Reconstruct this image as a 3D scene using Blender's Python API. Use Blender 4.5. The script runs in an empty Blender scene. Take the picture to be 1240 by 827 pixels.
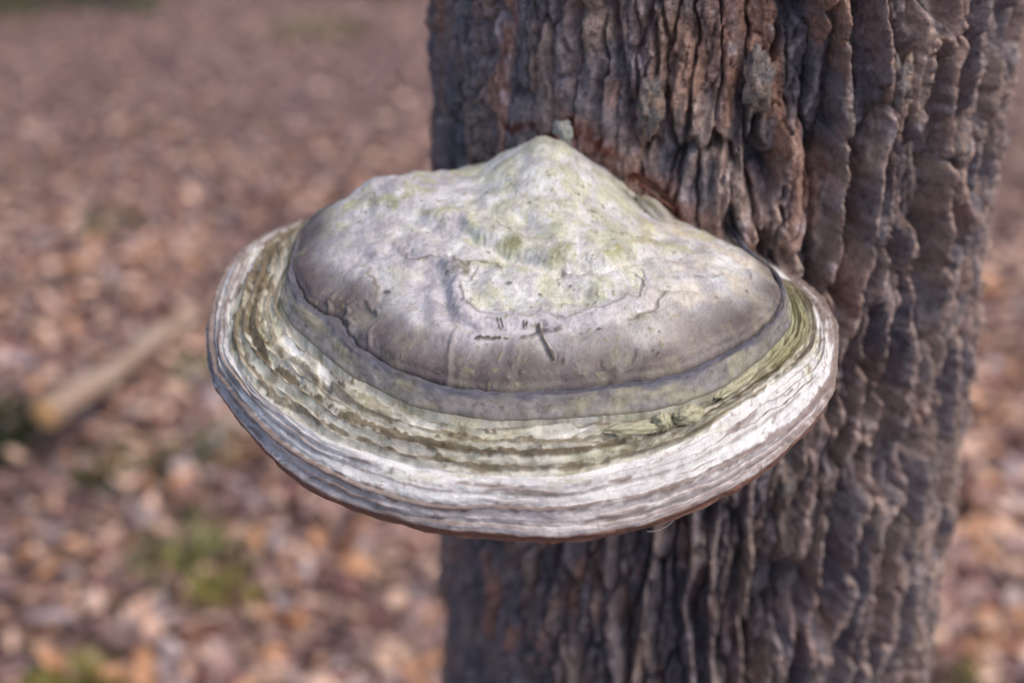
import bpy, math, random
import numpy as np
from mathutils import Matrix, Vector

# ------------------------------------------------------------------ camera, world, sun, exposure
sc = bpy.context.scene
COL = sc.collection
cam_d = bpy.data.cameras.new('camera')
cam = bpy.data.objects.new('camera', cam_d)
COL.objects.link(cam)
cam.location = (0, 0, 1.45)
cam.rotation_euler = (math.radians(65), 0, 0)
cam_d.lens = 52.26
cam_d.sensor_width = 36
cam_d.clip_start = 0.02
cam_d.clip_end = 500
cam_d.dof.use_dof = True
cam_d.dof.focus_distance = 0.615
cam_d.dof.aperture_fstop = 4.5
cam_d.dof.aperture_blades = 0
sc.camera = cam

SUN_EL, SUN_AZ = math.radians(58), math.radians(118)      # azimuth clockwise from +Y
world = bpy.data.worlds.new('World')
sc.world = world
world.use_nodes = True
wn = world.node_tree
bg = wn.nodes['Background']
sky = wn.nodes.new('ShaderNodeTexSky')
sky.sky_type = 'NISHITA'
sky.sun_disc = False
sky.sun_elevation = SUN_EL
sky.sun_rotation = SUN_AZ
sky.dust_density = 3.0
wn.links.new(sky.outputs[0], bg.inputs[0])
bg.inputs[1].default_value = 0.10
sun_d = bpy.data.lights.new('sun', 'SUN')
sun_d.energy = 1.35
sun_d.angle = math.radians(40)
sun_d.color = (1.0, 0.89, 0.78)
sun = bpy.data.objects.new('sun', sun_d)
COL.objects.link(sun)
sdir = Vector((math.sin(SUN_AZ) * math.cos(SUN_EL), math.cos(SUN_AZ) * math.cos(SUN_EL), math.sin(SUN_EL)))
sun.rotation_euler = sdir.to_track_quat('Z', 'Y').to_euler()
sun.location = (2, -2, 5)
sc.view_settings.view_transform = 'Standard'
sc.view_settings.look = 'None'
sc.view_settings.exposure = 0.80
sc.view_settings.gamma = 1
sc.cycles.use_denoising = True
sc.cycles.max_bounces = 6
sc.cycles.filter_width = 1.0
sc.cycles.adaptive_threshold = 0.004

# ------------------------------------------------------------------ noise helpers (numpy)
_rng = np.random.default_rng(7)
_perm = _rng.permutation(512).astype(np.int64)
_perm = np.concatenate([_perm, _perm, _perm])
_gr = _rng.normal(size=(512, 3))
_gr /= np.linalg.norm(_gr, axis=1)[:, None]


def perlin(x, y, z=0.0, seed=0):
    x = np.asarray(x, float)
    y = np.broadcast_to(np.asarray(y, float), x.shape)
    z = np.broadcast_to(np.asarray(z, float) + seed * 17.37, x.shape)
    xi, yi, zi = np.floor(x), np.floor(y), np.floor(z)
    xf, yf, zf = x - xi, y - yi, z - zi
    xi, yi, zi = (q.astype(np.int64) & 511 for q in (xi, yi, zi))
    f = lambda t: t * t * t * (t * (t * 6 - 15) + 10)
    u, v, w = f(xf), f(yf), f(zf)

    def g(dx, dy, dz):
        h = _perm[_perm[_perm[(xi + dx) & 511] + ((yi + dy) & 511)] + ((zi + dz) & 511)] & 511
        q = _gr[h]
        return q[..., 0] * (xf - dx) + q[..., 1] * (yf - dy) + q[..., 2] * (zf - dz)
    l = lambda a, b, t: a + t * (b - a)
    return 1.6 * l(l(l(g(0, 0, 0), g(1, 0, 0), u), l(g(0, 1, 0), g(1, 1, 0), u), v),
                   l(l(g(0, 0, 1), g(1, 0, 1), u), l(g(0, 1, 1), g(1, 1, 1), u), v), w)


def fbm(x, y, z=0.0, seed=0, o=4, gain=.5):
    r, a, k = 0, 1.0, 1.0
    for i in range(o):
        r = r + a * perlin(x * k, y * k, np.asarray(z) * k, seed + i * 3)
        a *= gain
        k *= 2.03
    return r


def voronoi(x, y, seed):
    """distance to the border between the two nearest jittered cells, offset inside the cell, two random numbers per cell"""
    xi, yi = np.floor(x), np.floor(y)
    f1 = np.full(x.shape, 9.0)
    f2 = np.full(x.shape, 9.0)
    rid = np.zeros(x.shape, dtype=np.int64)
    ox = np.zeros(x.shape)
    oy = np.zeros(x.shape)
    for dx in (-1, 0, 1):
        for dy in (-1, 0, 1):
            cx, cy = (xi + dx).astype(np.int64), (yi + dy).astype(np.int64)
            h = _perm[_perm[(cx + seed * 31) & 511] + (cy & 511)] & 511
            px = xi + dx + .5 + .46 * _gr[h, 0] / (np.abs(_gr[h, 0]) + .35)
            py = yi + dy + .5 + .46 * _gr[h, 1] / (np.abs(_gr[h, 1]) + .35)
            d = np.hypot(x - px, y - py)
            near = d < f1
            f2 = np.where(near, f1, np.minimum(f2, d))
            f1 = np.where(near, d, f1)
            rid = np.where(near, h, rid)
            ox = np.where(near, x - px, ox)
            oy = np.where(near, y - py, oy)
    r1 = (_perm[rid] % 256) / 255.0
    r2 = (_perm[rid + 512] * 7 % 256) / 255.0
    return f2 - f1, ox, oy, r1, r2


def sstep(a, b, x):
    t = np.clip((x - a) / (b - a), 0, 1)
    return t * t * (3 - 2 * t)


def mixc(c, col, m):
    return c + (np.asarray(col) - c) * np.clip(m, 0, 1)[..., None]


def polydist(x, y, pts):
    d = np.full(x.shape, 9.0)
    for (ax, ay), (bx, by) in zip(pts[:-1], pts[1:]):
        vx, vy = bx - ax, by - ay
        t = np.clip(((x - ax) * vx + (y - ay) * vy) / (vx * vx + vy * vy + 1e-12), 0, 1)
        d = np.minimum(d, np.hypot(x - ax - t * vx, y - ay - t * vy))
    return d


# ------------------------------------------------------------------ mesh / object helpers
def mesh_arrays(name, V, Fq, col=None, smooth=True, mats=(), extra=None):
    me = bpy.data.meshes.new(name)
    V = np.ascontiguousarray(V, dtype=np.float32).reshape(-1, 3)
    Fq = np.ascontiguousarray(Fq, dtype=np.int32)
    k = Fq.shape[1]
    me.vertices.add(len(V))
    me.vertices.foreach_set('co', V.ravel())
    me.loops.add(Fq.size)
    me.loops.foreach_set('vertex_index', Fq.ravel())
    me.polygons.add(len(Fq))
    me.polygons.foreach_set('loop_start', np.arange(0, Fq.size, k, dtype=np.int32))
    me.polygons.foreach_set('loop_total', np.full(len(Fq), k, dtype=np.int32))
    me.update(calc_edges=True)
    if smooth:
        me.polygons.foreach_set('use_smooth', np.ones(len(Fq), dtype=bool))
    if col is not None:
        a = me.color_attributes.new('tint', 'FLOAT_COLOR', 'POINT')
        c = np.ones((len(V), 4), dtype=np.float32)
        c[:, :3] = np.clip(np.asarray(col).reshape(-1, 3), 0, 1)
        a.data.foreach_set('color', c.ravel())
    for m in mats:
        me.materials.append(m)
    me.validate()
    return me


def obj(name, me, parent=None, **props):
    o = bpy.data.objects.new(name, me)
    COL.objects.link(o)
    if parent is not None:
        o.parent = parent
    for k, v in props.items():
        o[k] = v
    return o


def thing(name, loc, label, category, group=None):
    o = bpy.data.objects.new(name, None)
    COL.objects.link(o)
    o.location = loc
    o.empty_display_size = .05
    o['label'] = label
    o['category'] = category
    if group:
        o['group'] = group
    return o


def grid_faces(nr, nc, closed=False, flip=False):
    i, j = np.meshgrid(np.arange(nr - 1), np.arange(nc if closed else nc - 1), indexing='ij')
    j2 = (j + 1) % nc
    f = np.stack([i * nc + j, i * nc + j2, (i + 1) * nc + j2, (i + 1) * nc + j], -1).reshape(-1, 4)
    return f[:, ::-1] if flip else f


def material(name, rough=.8, tint=True, base=(.5, .5, .5), noise=(), bumps=(), spec=.3, coat=0, trans=0):
    """noise: (scale, colour, lo, hi, detail) overlays; bumps: (scale, strength, distance)"""
    m = bpy.data.materials.new(name)
    m.use_nodes = True
    nt = m.node_tree
    N, L = nt.nodes, nt.links
    p = N['Principled BSDF']
    p.inputs['Roughness'].default_value = rough
    p.inputs['Specular IOR Level'].default_value = spec
    tc = N.new('ShaderNodeTexCoord')
    if tint:
        a = N.new('ShaderNodeVertexColor')
        a.layer_name = 'tint'
        cur = a.outputs['Color']
    else:
        a = N.new('ShaderNodeRGB')
        a.outputs[0].default_value = (*base, 1)
        cur = a.outputs[0]
    for (scl, c, lo, hi, det, amt) in noise:
        n = N.new('ShaderNodeTexNoise')
        n.inputs['Scale'].default_value = scl
        n.inputs['Detail'].default_value = det
        L.new(tc.outputs['Object'], n.inputs['Vector'])
        r = N.new('ShaderNodeMapRange')
        r.inputs[1].default_value = lo
        r.inputs[2].default_value = hi
        r.inputs[4].default_value = amt
        L.new(n.outputs[0], r.inputs[0])
        mx = N.new('ShaderNodeMix')
        mx.data_type = 'RGBA'
        mx.blend_type = 'MULTIPLY'
        L.new(r.outputs[0], mx.inputs[0])
        L.new(cur, mx.inputs[6])
        mx.inputs[7].default_value = (*c, 1)
        cur = mx.outputs[2]
    L.new(cur, p.inputs['Base Color'])
    prev = None
    for (scl, st, dist) in bumps:
        n = N.new('ShaderNodeTexNoise')
        n.inputs['Scale'].default_value = scl
        n.inputs['Detail'].default_value = 5
        L.new(tc.outputs['Object'], n.inputs['Vector'])
        b = N.new('ShaderNodeBump')
        b.inputs['Strength'].default_value = st
        b.inputs['Distance'].default_value = dist
        L.new(n.outputs[0], b.inputs['Height'])
        if prev is not None:
            L.new(prev, b.inputs['Normal'])
        prev = b.outputs[0]
    if prev is not None:
        L.new(prev, p.inputs['Normal'])
    return m


M_CAP = material('conk_crust', rough=.5, spec=.4, noise=[(900, (.72, .70, .62), .52, .72, 4, 1), (2600, (.8, .8, .8), .5, .75, 3, 1)],
                 bumps=[(420, .3, .0008), (1500, .35, .0005)])
M_BAND = material('conk_band', rough=.62, spec=.3, noise=[(1400, (.75, .75, .75), .5, .75, 4, 1)], bumps=[(900, .25, .0005)])
M_RIM = material('conk_margin', rough=.78, spec=.2, noise=[(1100, (.74, .70, .66), .52, .75, 4, 1)], bumps=[(600, .35, .0008), (2200, .4, .0005)])
M_BARK = material('bark', rough=.85, spec=.2, noise=[(260, (.62, .60, .60), .45, .7, 6, 1), (900, (.65, .65, .65), .5, .75, 3, 1)],
                  bumps=[(300, 1.0, .003), (1000, .9, .0015)])
M_LEAF = material('dry_leaf', rough=.52, spec=.45, noise=[(60, (.6, .55, .5), .5, .75, 3, 1)], bumps=[(120, .3, .002)])
M_SOIL = material('soil', rough=.95, tint=False, base=(.24, .16, .15),
                  noise=[(14, (.55, .5, .5), .4, .65, 5, 1), (45, (.5, .42, .4), .45, .6, 4, 1)], bumps=[(35, .8, .02)])
M_GREEN = material('green_blade', rough=.6, spec=.3)
M_WOOD = material('cut_wood', rough=.7, spec=.3, noise=[(70, (.7, .6, .5), .45, .65, 4, 1)])

# ------------------------------------------------------------------ ground
TRX, TRY, TRR = .113, .812, .158


def ground_z(x, y):
    return .05 * perlin(x * .45 + 3.1, y * .45, 0, 3) + .025 * perlin(x * 1.6, y * 1.6, 0, 5) - .0


gx = np.concatenate([np.linspace(-120, -8, 20), np.linspace(-7.5, 7.5, 121), np.linspace(8, 120, 20)])
gy = np.concatenate([np.linspace(-120, -5, 16), np.linspace(-4.5, 14, 141), np.linspace(15, 160, 20)])
GX, GY = np.meshgrid(gx, gy)
GZ = ground_z(GX, GY)
me = mesh_arrays('ground', np.stack([GX, GY, GZ], -1), grid_faces(len(gy), len(gx)), mats=[M_SOIL])
obj('ground', me, kind='structure')

# ------------------------------------------------------------------ the tree trunk with furrowed bark
tree = thing('tree', (TRX, TRY, 0), 'rough furrowed grey brown tree trunk that carries the bracket fungus', 'tree')


vis0 = math.atan2(-TRY, -TRX)           # direction from the axis to the camera


def bark(u, z, side):
    """relief and colour of the bark; u arc length from the camera-facing line, side 0 left .. 1 right"""
    zb = z + .004 * perlin(u * 60, z * 20, 0, 16)
    uw = u + .009 * perlin(u * 7, z * 4, 0, 11) + .0030 * perlin(u * 26, z * 15, 0, 12) + .0016 * perlin(u * 70, zb * 34, 0, 14) + .0006 * perlin(u * 240, z * 200, 0, 15)
    s = sstep(.25, .62, side + .16 * perlin(u * 12, z * 6, 0, 61))
    n1 = perlin(uw * 50, zb * 8.0, 0, 21) + .38 * perlin(uw * 100, zb * 22, 0, 22)      # ridge network of the right side
    n2 = perlin(uw * 60, zb * 7.0, 0, 31) + .4 * perlin(uw * 100, zb * 24, 0, 32)       # fissures of the left side
    n3 = perlin(uw * 46, zb * 13, 0, 35)
    a1 = np.abs(n1)
    ridge = 1 - sstep(.10, .24, a1)                    # steep walls
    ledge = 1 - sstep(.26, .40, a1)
    crest = 1 - sstep(.0, .11, a1)
    lumps = fbm(uw * 120, zb * 48, 0, 55, 3)
    grit = fbm(u * 330, z * 150, 0, 51, 3)
    fl = perlin(uw * 85, zb * 20, 0, 45) + .5 * perlin(uw * 160, zb * 60, 0, 46)
    flakes = np.floor(fl * 4.5) / 4.5                  # broken layers with sharp edges
    flakes = .75 * flakes + .25 * fl
    cross = (1 - sstep(.03, .10, np.abs(perlin(uw * 40, zb * 45, 0, 47)))) * sstep(.0, .2, perlin(u * 24, z * 22, 0, 48))
    right = -.0185 + .0125 * ridge + .0045 * ledge + .0018 * crest + .0012 * lumps + .0030 * flakes - .0018 * cross * ridge
    # broken plates: every cell its own height, tilt and tone, with open cracks between
    uv = uw + .0016 * perlin(u * 150, z * 110, 0, 17)
    e1, ox1, oy1, ra, rb = voronoi(uv / .0108, (zb + .010 * perlin(u * 90, 0 * z, 0, 18)) / .062, 3)
    e2, ox2, oy2, rc, rd_ = voronoi(uv / .0062 + 7, zb / .0300 + .4 * perlin(u * 120, z * 40, 0, 19), 5)
    gap1 = 1 - sstep(.02, .16, e1)
    gap2 = (1 - sstep(.0, .16, e2)) * sstep(-.2, .2, perlin(u * 40, z * 30, 0, 20))
    plates = .0055 * (ra - .6) + .0045 * ox1 * (rb - .5) + .0014 * oy1 * (rb - .3) + .0030 * (rc - .5) + .0022 * ox2 * (rd_ - .5) + .0009 * oy2
    crack = (1 - sstep(.05, .15, np.abs(n2))) * sstep(-.35, .0, perlin(uw * 20, z * 9, 0, 33))
    deep = (1 - sstep(.04, .13, np.abs(n3))) * sstep(.05, .3, perlin(u * 30, z * 12, 0, 36))
    left = -.0075 * crack - .0050 * deep + .0042 * flakes + .0010 * lumps - .0035 * sstep(.15, .35, -n1) - .0030 * cross
    right = right + plates * 1.1 - .0110 * gap1 * (1 - .6 * crest) - .0022 * gap2
    left = left + plates * .42 - .0050 * gap1 - .0018 * gap2
    h = left * (1 - s) + right * s + .0010 * grit
    # colour of the bark itself
    c = np.zeros(u.shape + (3,)) + np.array([.128, .113, .115])
    tone = fbm(u * 22, z * 9, 0, 71, 3)
    c = mixc(c, (.17, .135, .112), sstep(-.1, .5, tone) * .7)
    c = mixc(c, (.185, .145, .118), sstep(.45, .75, ra) * .6)
    c = mixc(c, (.085, .082, .096), sstep(.35, .1, rb) * .6)
    c = mixc(c, (.175, .118, .09), sstep(.8, .95, rd_) * .5)
    c = mixc(c, (.092, .088, .100), sstep(0, .45, fbm(u * 34, z * 18, 0, 75, 3)) * .8)
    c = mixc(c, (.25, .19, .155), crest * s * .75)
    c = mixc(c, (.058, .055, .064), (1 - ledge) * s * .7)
    orange = sstep(.25, .55, fbm(uw * 48, z * 12, 0, 81, 3)) * (1 - .7 * s)
    c = mixc(c, (.215, .128, .10), orange * .9)
    around = np.exp(-(np.hypot(u - .03, (z - 1.27) * .7) / .07) ** 2)
    c = mixc(c, (.20, .112, .075), around * sstep(-.05, .35, fbm(uw * 60, z * 14, 0, 83, 4)) * .75)
    c = mixc(c, (.30, .265, .27), sstep(.50, .7, fbm(u * 130, z * 90, 0, 91, 2)) * .5)
    # reddish scuffed bark along the upper edge of the fungus
    xq = TRX + TRR * np.cos(vis0 + u / TRR)
    seam = polydist(xq, z, [(.000, 1.238), (.025, 1.246), (.045, 1.236), (.066, 1.218), (.090, 1.196), (.115, 1.178)])
    front = np.abs(u) < .16
    c = mixc(c, (.15, .088, .068), sstep(.013, .004, seam + .008 * lumps) * .75 * sstep(.012, .03, xq) * front)
    c = mixc(c, (.075, .026, .018), sstep(.0045, .0015, seam + .004 * grit) * sstep(-.3, .1, perlin(u * 60, z * 60, 0, 94)) * .9 * front)
    h = np.where(front, h * (1 - .6 * sstep(.018, .004, seam)), h)
    c = c * (np.array([2.36, 2.30, 2.40]) * (1 + .30 * grit)[..., None])
    return h, c


vis0 = math.atan2(-TRY, -TRX)           # direction from the axis to the camera
ph = np.concatenate([np.linspace(-1.72, 1.72, 640), np.linspace(1.78, 2 * math.pi - 1.78, 50)])
zz = np.concatenate([np.linspace(-.12, .86, 90)[:-1], np.linspace(.86, 1.37, 650), np.linspace(1.37, 4.2, 130)[1:]])
PH, ZZ = np.meshgrid(ph, zz)
U = PH * TRR
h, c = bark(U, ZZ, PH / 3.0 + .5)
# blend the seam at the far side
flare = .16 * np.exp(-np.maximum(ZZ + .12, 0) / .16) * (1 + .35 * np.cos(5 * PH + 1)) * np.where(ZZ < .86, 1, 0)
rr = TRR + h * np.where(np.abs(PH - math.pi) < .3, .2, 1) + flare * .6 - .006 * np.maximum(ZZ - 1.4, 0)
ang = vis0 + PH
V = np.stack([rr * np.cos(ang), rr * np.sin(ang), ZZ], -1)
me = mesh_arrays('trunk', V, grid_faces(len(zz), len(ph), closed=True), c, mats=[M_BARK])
trunk = obj('trunk', me, tree)


def tube(path, radii, n=10, col=None, wob=0, seed=0):
    path = np.asarray(path, float)
    T = np.gradient(path, axis=0)
    T /= np.linalg.norm(T, axis=1)[:, None]
    up = np.array([.31, .22, .92])
    A = np.cross(T, up)
    A /= np.linalg.norm(A, axis=1)[:, None]
    B = np.cross(T, A)
    th = np.linspace(0, 2 * np.pi, n, endpoint=False)
    r = np.asarray(radii, float)[:, None] * np.ones((1, n))
    if wob:
        r = r * (1 + wob * perlin(np.cos(th)[None] * 2 + np.arange(len(path))[:, None] * .35, np.sin(th)[None] * 2 + 0 * r, 0, seed))
    V = path[:, None] + r[..., None] * (np.cos(th)[None, :, None] * A[:, None] + np.sin(th)[None, :, None] * B[:, None])
    return V.reshape(-1, 3), grid_faces(len(path), n, closed=True)


def limbs(parent, z0, n, L, r0, seed, mat):
    rnd = random.Random(seed)
    for i in range(n):
        a = 2 * math.pi * i / n + rnd.uniform(-.4, .4)
        el = rnd.uniform(.5, 1.1)
        pts = []
        p = np.array([0., 0., z0 - rnd.uniform(.05, .6)])
        d = np.array([math.cos(a) * math.cos(el), math.sin(a) * math.cos(el), math.sin(el)])
        for k in range(10):
            pts.append(p.copy())
            d = d + np.array([rnd.uniform(-.15, .15), rnd.uniform(-.15, .15), rnd.uniform(-.05, .12)])
            d /= np.linalg.norm(d)
            p = p + d * L / 9
        V, Fq = tube(pts, np.linspace(r0, r0 * .15, 10), 8, wob=.2, seed=seed)
        col = np.zeros((len(V), 3)) + np.array([.13, .115, .105])
        obj('limb', mesh_arrays('limb', V, Fq, col, mats=[mat]), parent)


limbs(tree, 4.2, 5, 2.4, .07, 5, M_BARK)

# loose flakes of bark standing proud of the trunk: (arc from the facing line, height, length, width, lift)
FL = [(-.030, 1.258, .024, .011, .009), (.020, 1.272, .026, .012, .008), (.092, 1.268, .022, .012, .008), (.139, 1.227, .013, .011, .009), (.05, 1.06, .02, .010, .007)]
for k, (u, z, ln, wd, lift) in enumerate(FL):
    a, b = np.meshgrid(np.linspace(0, 2 * np.pi, 24, endpoint=False), np.linspace(0, np.pi, 13))
    X, Y, Zp = np.sin(b) * np.cos(a), np.sin(b) * np.sin(a), np.cos(b)
    n = 1 + .75 * perlin(X * 1.9 + k * 5.3, Y * 1.9, Zp * 1.9, 9) + .35 * perlin(X * 5 + k, Y * 5, Zp * 5, 10)
    Pq = np.stack([X * n * wd * .5, Y * n * lift * .7, (Zp * n + .12 * np.sin(3 * a) * np.sin(b)) * ln * .5], -1)
    an = vis0 + u / TRR
    base = np.array([math.cos(an), math.sin(an)]) * (TRR - .0045)
    rad, tan = np.array([math.cos(an), math.sin(an)]), np.array([-math.sin(an), math.cos(an)])
    W = np.empty_like(Pq)
    W[..., :2] = base + Pq[..., :1] * tan + Pq[..., 1:2] * rad
    W[..., 2] = z + Pq[..., 2]
    cc = np.zeros(W.shape) + np.array([.25, .225, .225])
    cc = mixc(cc, (.38, .275, .215), sstep(-.1, .5, perlin(X * 2 + k * 3, Y * 2, Zp * 2, 4)))
    obj('bark_flake', mesh_arrays('bark_flake', W, grid_faces(13, 24, closed=True, flip=True), cc, mats=[M_BARK]), trunk)

# ------------------------------------------------------------------ the bracket fungus
KX, KY = .04, .70
RA = [(-98, 723), (-113, 713), (-122, 700), (-133, 675), (-138, 652), (-138, 625), (-136, 605), (-130, 581), (-118, 561), (-101, 540), (-90, 524), (-75, 515), (-62, 506), (-46, 500), (-30, 494), (-13, 490), (0, 490), (14, 489), (29, 490), (53, 497), (75, 507), (96, 521), (124, 550), (137, 572), (144, 599), (147, 617), (147, 636), (144, 651), (137, 659), (127, 666), (110, 700), (60, 745), (0, 785), (-60, 765), (-85, 742)]
RB = [(-93, 694), (-111, 675), (-122, 654), (-125, 620), (-125, 590), (-113, 563), (-91, 539), (-72, 524), (-53, 514), (-30, 507), (-13, 504), (0, 503), (27, 505), (55, 515), (86, 539), (112, 561), (129, 578), (136, 602), (135, 623), (128, 635), (118, 655), (105, 690), (60, 735), (0, 770), (-55, 745), (-80, 715)]
RC = [(-90, 681), (-97, 672), (-102, 650), (-103, 625), (-102, 605), (-96, 589), (-84, 572), (-69, 553), (-55, 544), (-41, 534), (-25, 528), (-8, 526), (7, 525), (22, 526), (45, 528), (63, 532), (80, 541), (99, 557), (113, 574), (121, 590), (124, 604), (122, 620), (112, 645), (100, 685), (60, 730), (0, 755), (-50, 730), (-75, 705)]
RD = [(-88, 673), (-91, 669), (-97, 653), (-97, 621), (-90, 599), (-80, 590), (-72, 587), (-70, 580), (-66, 568), (-55, 560), (-49, 552), (-37, 546), (-27, 542), (-18, 539), (-3, 537), (7, 538), (29, 539), (42, 544), (62, 547), (75, 553), (94, 568), (108, 580), (114, 589), (118, 604), (116, 623), (106, 645), (95, 680), (60, 725), (0, 735), (-40, 712), (-70, 694)]
TH0 = np.linspace(-np.pi, np.pi, 3600, endpoint=False)


def ring_r(pts, sm=1.2):
    p = np.asarray(pts, float) / 1000 - np.array([KX, KY])
    th = np.arctan2(p[:, 1], p[:, 0])
    r = np.hypot(p[:, 0], p[:, 1])
    o = np.argsort(th)
    R = np.interp(TH0, th[o], r[o], period=2 * np.pi)
    k = int(sm * 40)
    g = np.exp(-.5 * (np.arange(-k, k + 1) / (sm * 10)) ** 2)
    g /= g.sum()
    return np.convolve(np.concatenate([R[-k:], R, R[:k]]), g, 'valid')


def P0(y):      # the sloping plane of the rim
    return 1.45 - .2875 + (y - .6) * .2126 - .25 * .006 * np.log1p(np.exp((y - .667) / .006))


def gau(x, y, cx, cy, sx, sy):
    return np.exp(-.5 * (((x - cx) / sx) ** 2 + ((y - cy) / sy) ** 2))


def dome_h(x, y, t):
    H = np.maximum(.027 - .1602 * np.maximum(y - .57, 0), 0)
    return .028 + H * (1 - np.clip(t, 0, 1) ** 2.6) ** .52 + (.0265 * gau(x, y, .0185, .675, .0285, .040)
        + .012 * gau(x, y, -.0586, .665, .022, .03) - .012 * gau(x, y, .0789, .6562, .03, .03)) * (1 - np.clip(t, 0, 1) ** 6)


# angles: dense over the side away from the trunk, sparse inside it
dense = np.linspace(math.radians(8), math.radians(-205), 1080)
sparse = np.linspace(math.radians(-205), math.radians(8 - 360), 46)[1:-1]
TH = np.concatenate([dense, sparse])
NC = len(TH)
thn = (TH + np.pi) % (2 * np.pi) - np.pi
rA, rB, rC, rD = (np.interp(thn, TH0, ring_r(q, w), period=2 * np.pi) for q, w in ((RA, 3.0), (RB, 3.0), (RC, 2.2), (RD, 1.2)))
ARC = TH * .155                                   # arc length along the rings
nD, nC, nB, nA, nU = 270, 44, 84, 100, 30
ct, st = np.cos(TH), np.sin(TH)


def ringpos(r, off):
    x, y = KX + r * ct, KY + r * st
    return np.stack([x, y, P0(y) + off], -1)


# little wander so that the rings are not perfect curves
wC = .0030 * perlin(ARC * 22, 0 * ARC, 0, 100) + .0016 * perlin(ARC * 55, 0 * ARC, 0, 101) + .0007 * perlin(ARC * 160, 0 * ARC, 0, 102)
wD = .0016 * perlin(ARC * 42, 0 * ARC, 0, 103) + .0006 * perlin(ARC * 190, 0 * ARC, 0, 104)
wB = .0020 * perlin(ARC * 40, 0 * ARC, 0, 105)
wA = .0012 * perlin(ARC * 45, 0 * ARC, 0, 106) + .0008 * perlin(ARC * 20, 0 * ARC, 0, 107)
rA, rC, rD, rB = rA + wA, rC + wC, rD + wD, rB + wB
tt = 1 - np.linspace(1, 0, nD) ** 1.45
tt = tt[:, None] * np.ones(NC)[None]
rd = tt * rD[None]
xd, yd = KX + rd * ct, KY + rd * st
dome = np.stack([xd, yd, P0(yd) + dome_h(xd, yd, tt)], -1)


def loft(r0, o0, r1, o1, n, bulge):
    q = np.linspace(0, 1, n)[:, None]
    r = r0 + (r1 - r0) * q
    x, y = KX + r * ct, KY + r * st
    return np.stack([x, y, P0(y) + o0 + (o1 - o0) * q + bulge * (q * (1 - q) * 4)], -1), q * np.ones(NC)[None]


band, qC = loft(rD, .028, rC, .0245, nC, .0034)
furr, qB = loft(rC, .0215, rB, .0155, nB, .0015)
# the margin rolls over: circle-like profile from B out to A and a little under it
qa = np.linspace(0, 1, nA)[:, None] * np.ones(NC)[None]
phi = qa * math.radians(112)
rm = rB + (rA - rB) * np.sin(np.minimum(phi, np.pi / 2)) - .004 * np.maximum(np.sin(phi - np.pi / 2), 0)
om = .0155 * np.cos(phi) ** 1.0
om = np.where(phi > np.pi / 2, -.013 * np.sin(phi - np.pi / 2), .0155 * np.cos(phi))
xm, ym = KX + rm * ct, KY + rm * st
marg = np.stack([xm, ym, P0(ym) + om], -1)
q = np.linspace(0, 1, nU)[:, None] * np.ones(NC)[None]
ru = rm[-1] * (1 - q * .97)
xu, yu = KX + ru * ct, KY + ru * st
pore = np.stack([xu, yu, P0(yu) + om[-1] - .014 * np.sin(q * np.pi * .5) - .03 * q ** 2 + .003 * np.exp(-q * 25)], -1)


def normals(Pt):
    du = np.gradient(Pt, axis=0)
    dv = np.empty_like(Pt)
    dv[:, 1:-1] = Pt[:, 2:] - Pt[:, :-2]
    dv[:, 0] = Pt[:, 1] - Pt[:, -1]
    dv[:, -1] = Pt[:, 0] - Pt[:, -2]
    n = np.cross(du, dv)
    n /= np.linalg.norm(n, axis=-1)[..., None] + 1e-12
    return n


mm = lambda L: [(a / 1000, b / 1000) for a, b in L]
P1 = mm([(-30, 596.2), (-21.2, 595.7), (-15.3, 594.1), (-14.5, 590.3), (-17.4, 584.4), (-21.4, 582.5), (-21.2, 576.7), (-19.8, 570.5), (-13, 566.2), (-1.2, 563.7), (7.1, 564.1), (12.6, 566.4), (17.9, 563.6), (23.7, 562.9), (30.6, 565.7), (34.5, 568), (42.7, 570.4), (48.7, 575.7), (53.8, 577.2), (56.5, 582.6), (55.7, 588.5), (52.8, 592.8)])
P2 = mm([(-45.2, 629.1), (-31.2, 623.1), (-23, 622.8), (-11.4, 609.6), (-0.5, 601.8), (9.4, 596.1), (18.4, 591.1), (25.7, 592.6), (34.8, 593.3), (41.5, 594.7), (47.7, 600.1), (55.7, 607.1), (65.7, 614.9), (71.6, 616.9), (77.6, 618.9)])
P3 = mm([(-69.3, 609.6), (-59.4, 610.5), (-52.1, 611), (-44.3, 603.7), (-33.2, 599.3), (-30.3, 587.5), (-28.1, 576.2), (-25.8, 562.6), (-17.3, 558.2)])
FOLD = mm([(-68.3, 574.5), (-70.8, 583.6), (-67.7, 586.9), (-62.4, 584.7), (-57.5, 577)])
FOLD2 = mm([(-78.7, 590.1), (-79, 592.9), (-75.4, 594.6)])
CREASE = [mm([(-25.4, 541.4), (-25.7, 543.7), (-25.3, 550.5), (-23, 558.5)]), mm([(-59.1, 563.6), (-58.7, 568), (-55.7, 572.1)]), mm([(41.1, 543.3), (48.5, 547.5), (52.5, 551.5)])]
DARK = [(mm([(11, 558.9), (12.9, 552.5), (15.4, 548.4), (16.2, 546.1)]), .0010, .0012), (mm([(5.8, 554), (12.5, 555.7), (17.9, 557.5), (20.1, 558.2)]), .0021, .0003),
        (mm([(-14.2, 554.4), (-5.4, 553.4)]), .0009, .0007), (mm([(-5.9, 562), (-4.8, 558.7)]), .0004, .0005), (mm([(-3.9, 561.7), (-3.6, 559.2)]), .0004, .0005), (mm([(5.3, 560.7), (4.8, 558.8)]), .0004, .0005), (mm([(6.3, 560.8), (5.9, 558.8)]), .0004, .0005)]
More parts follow.
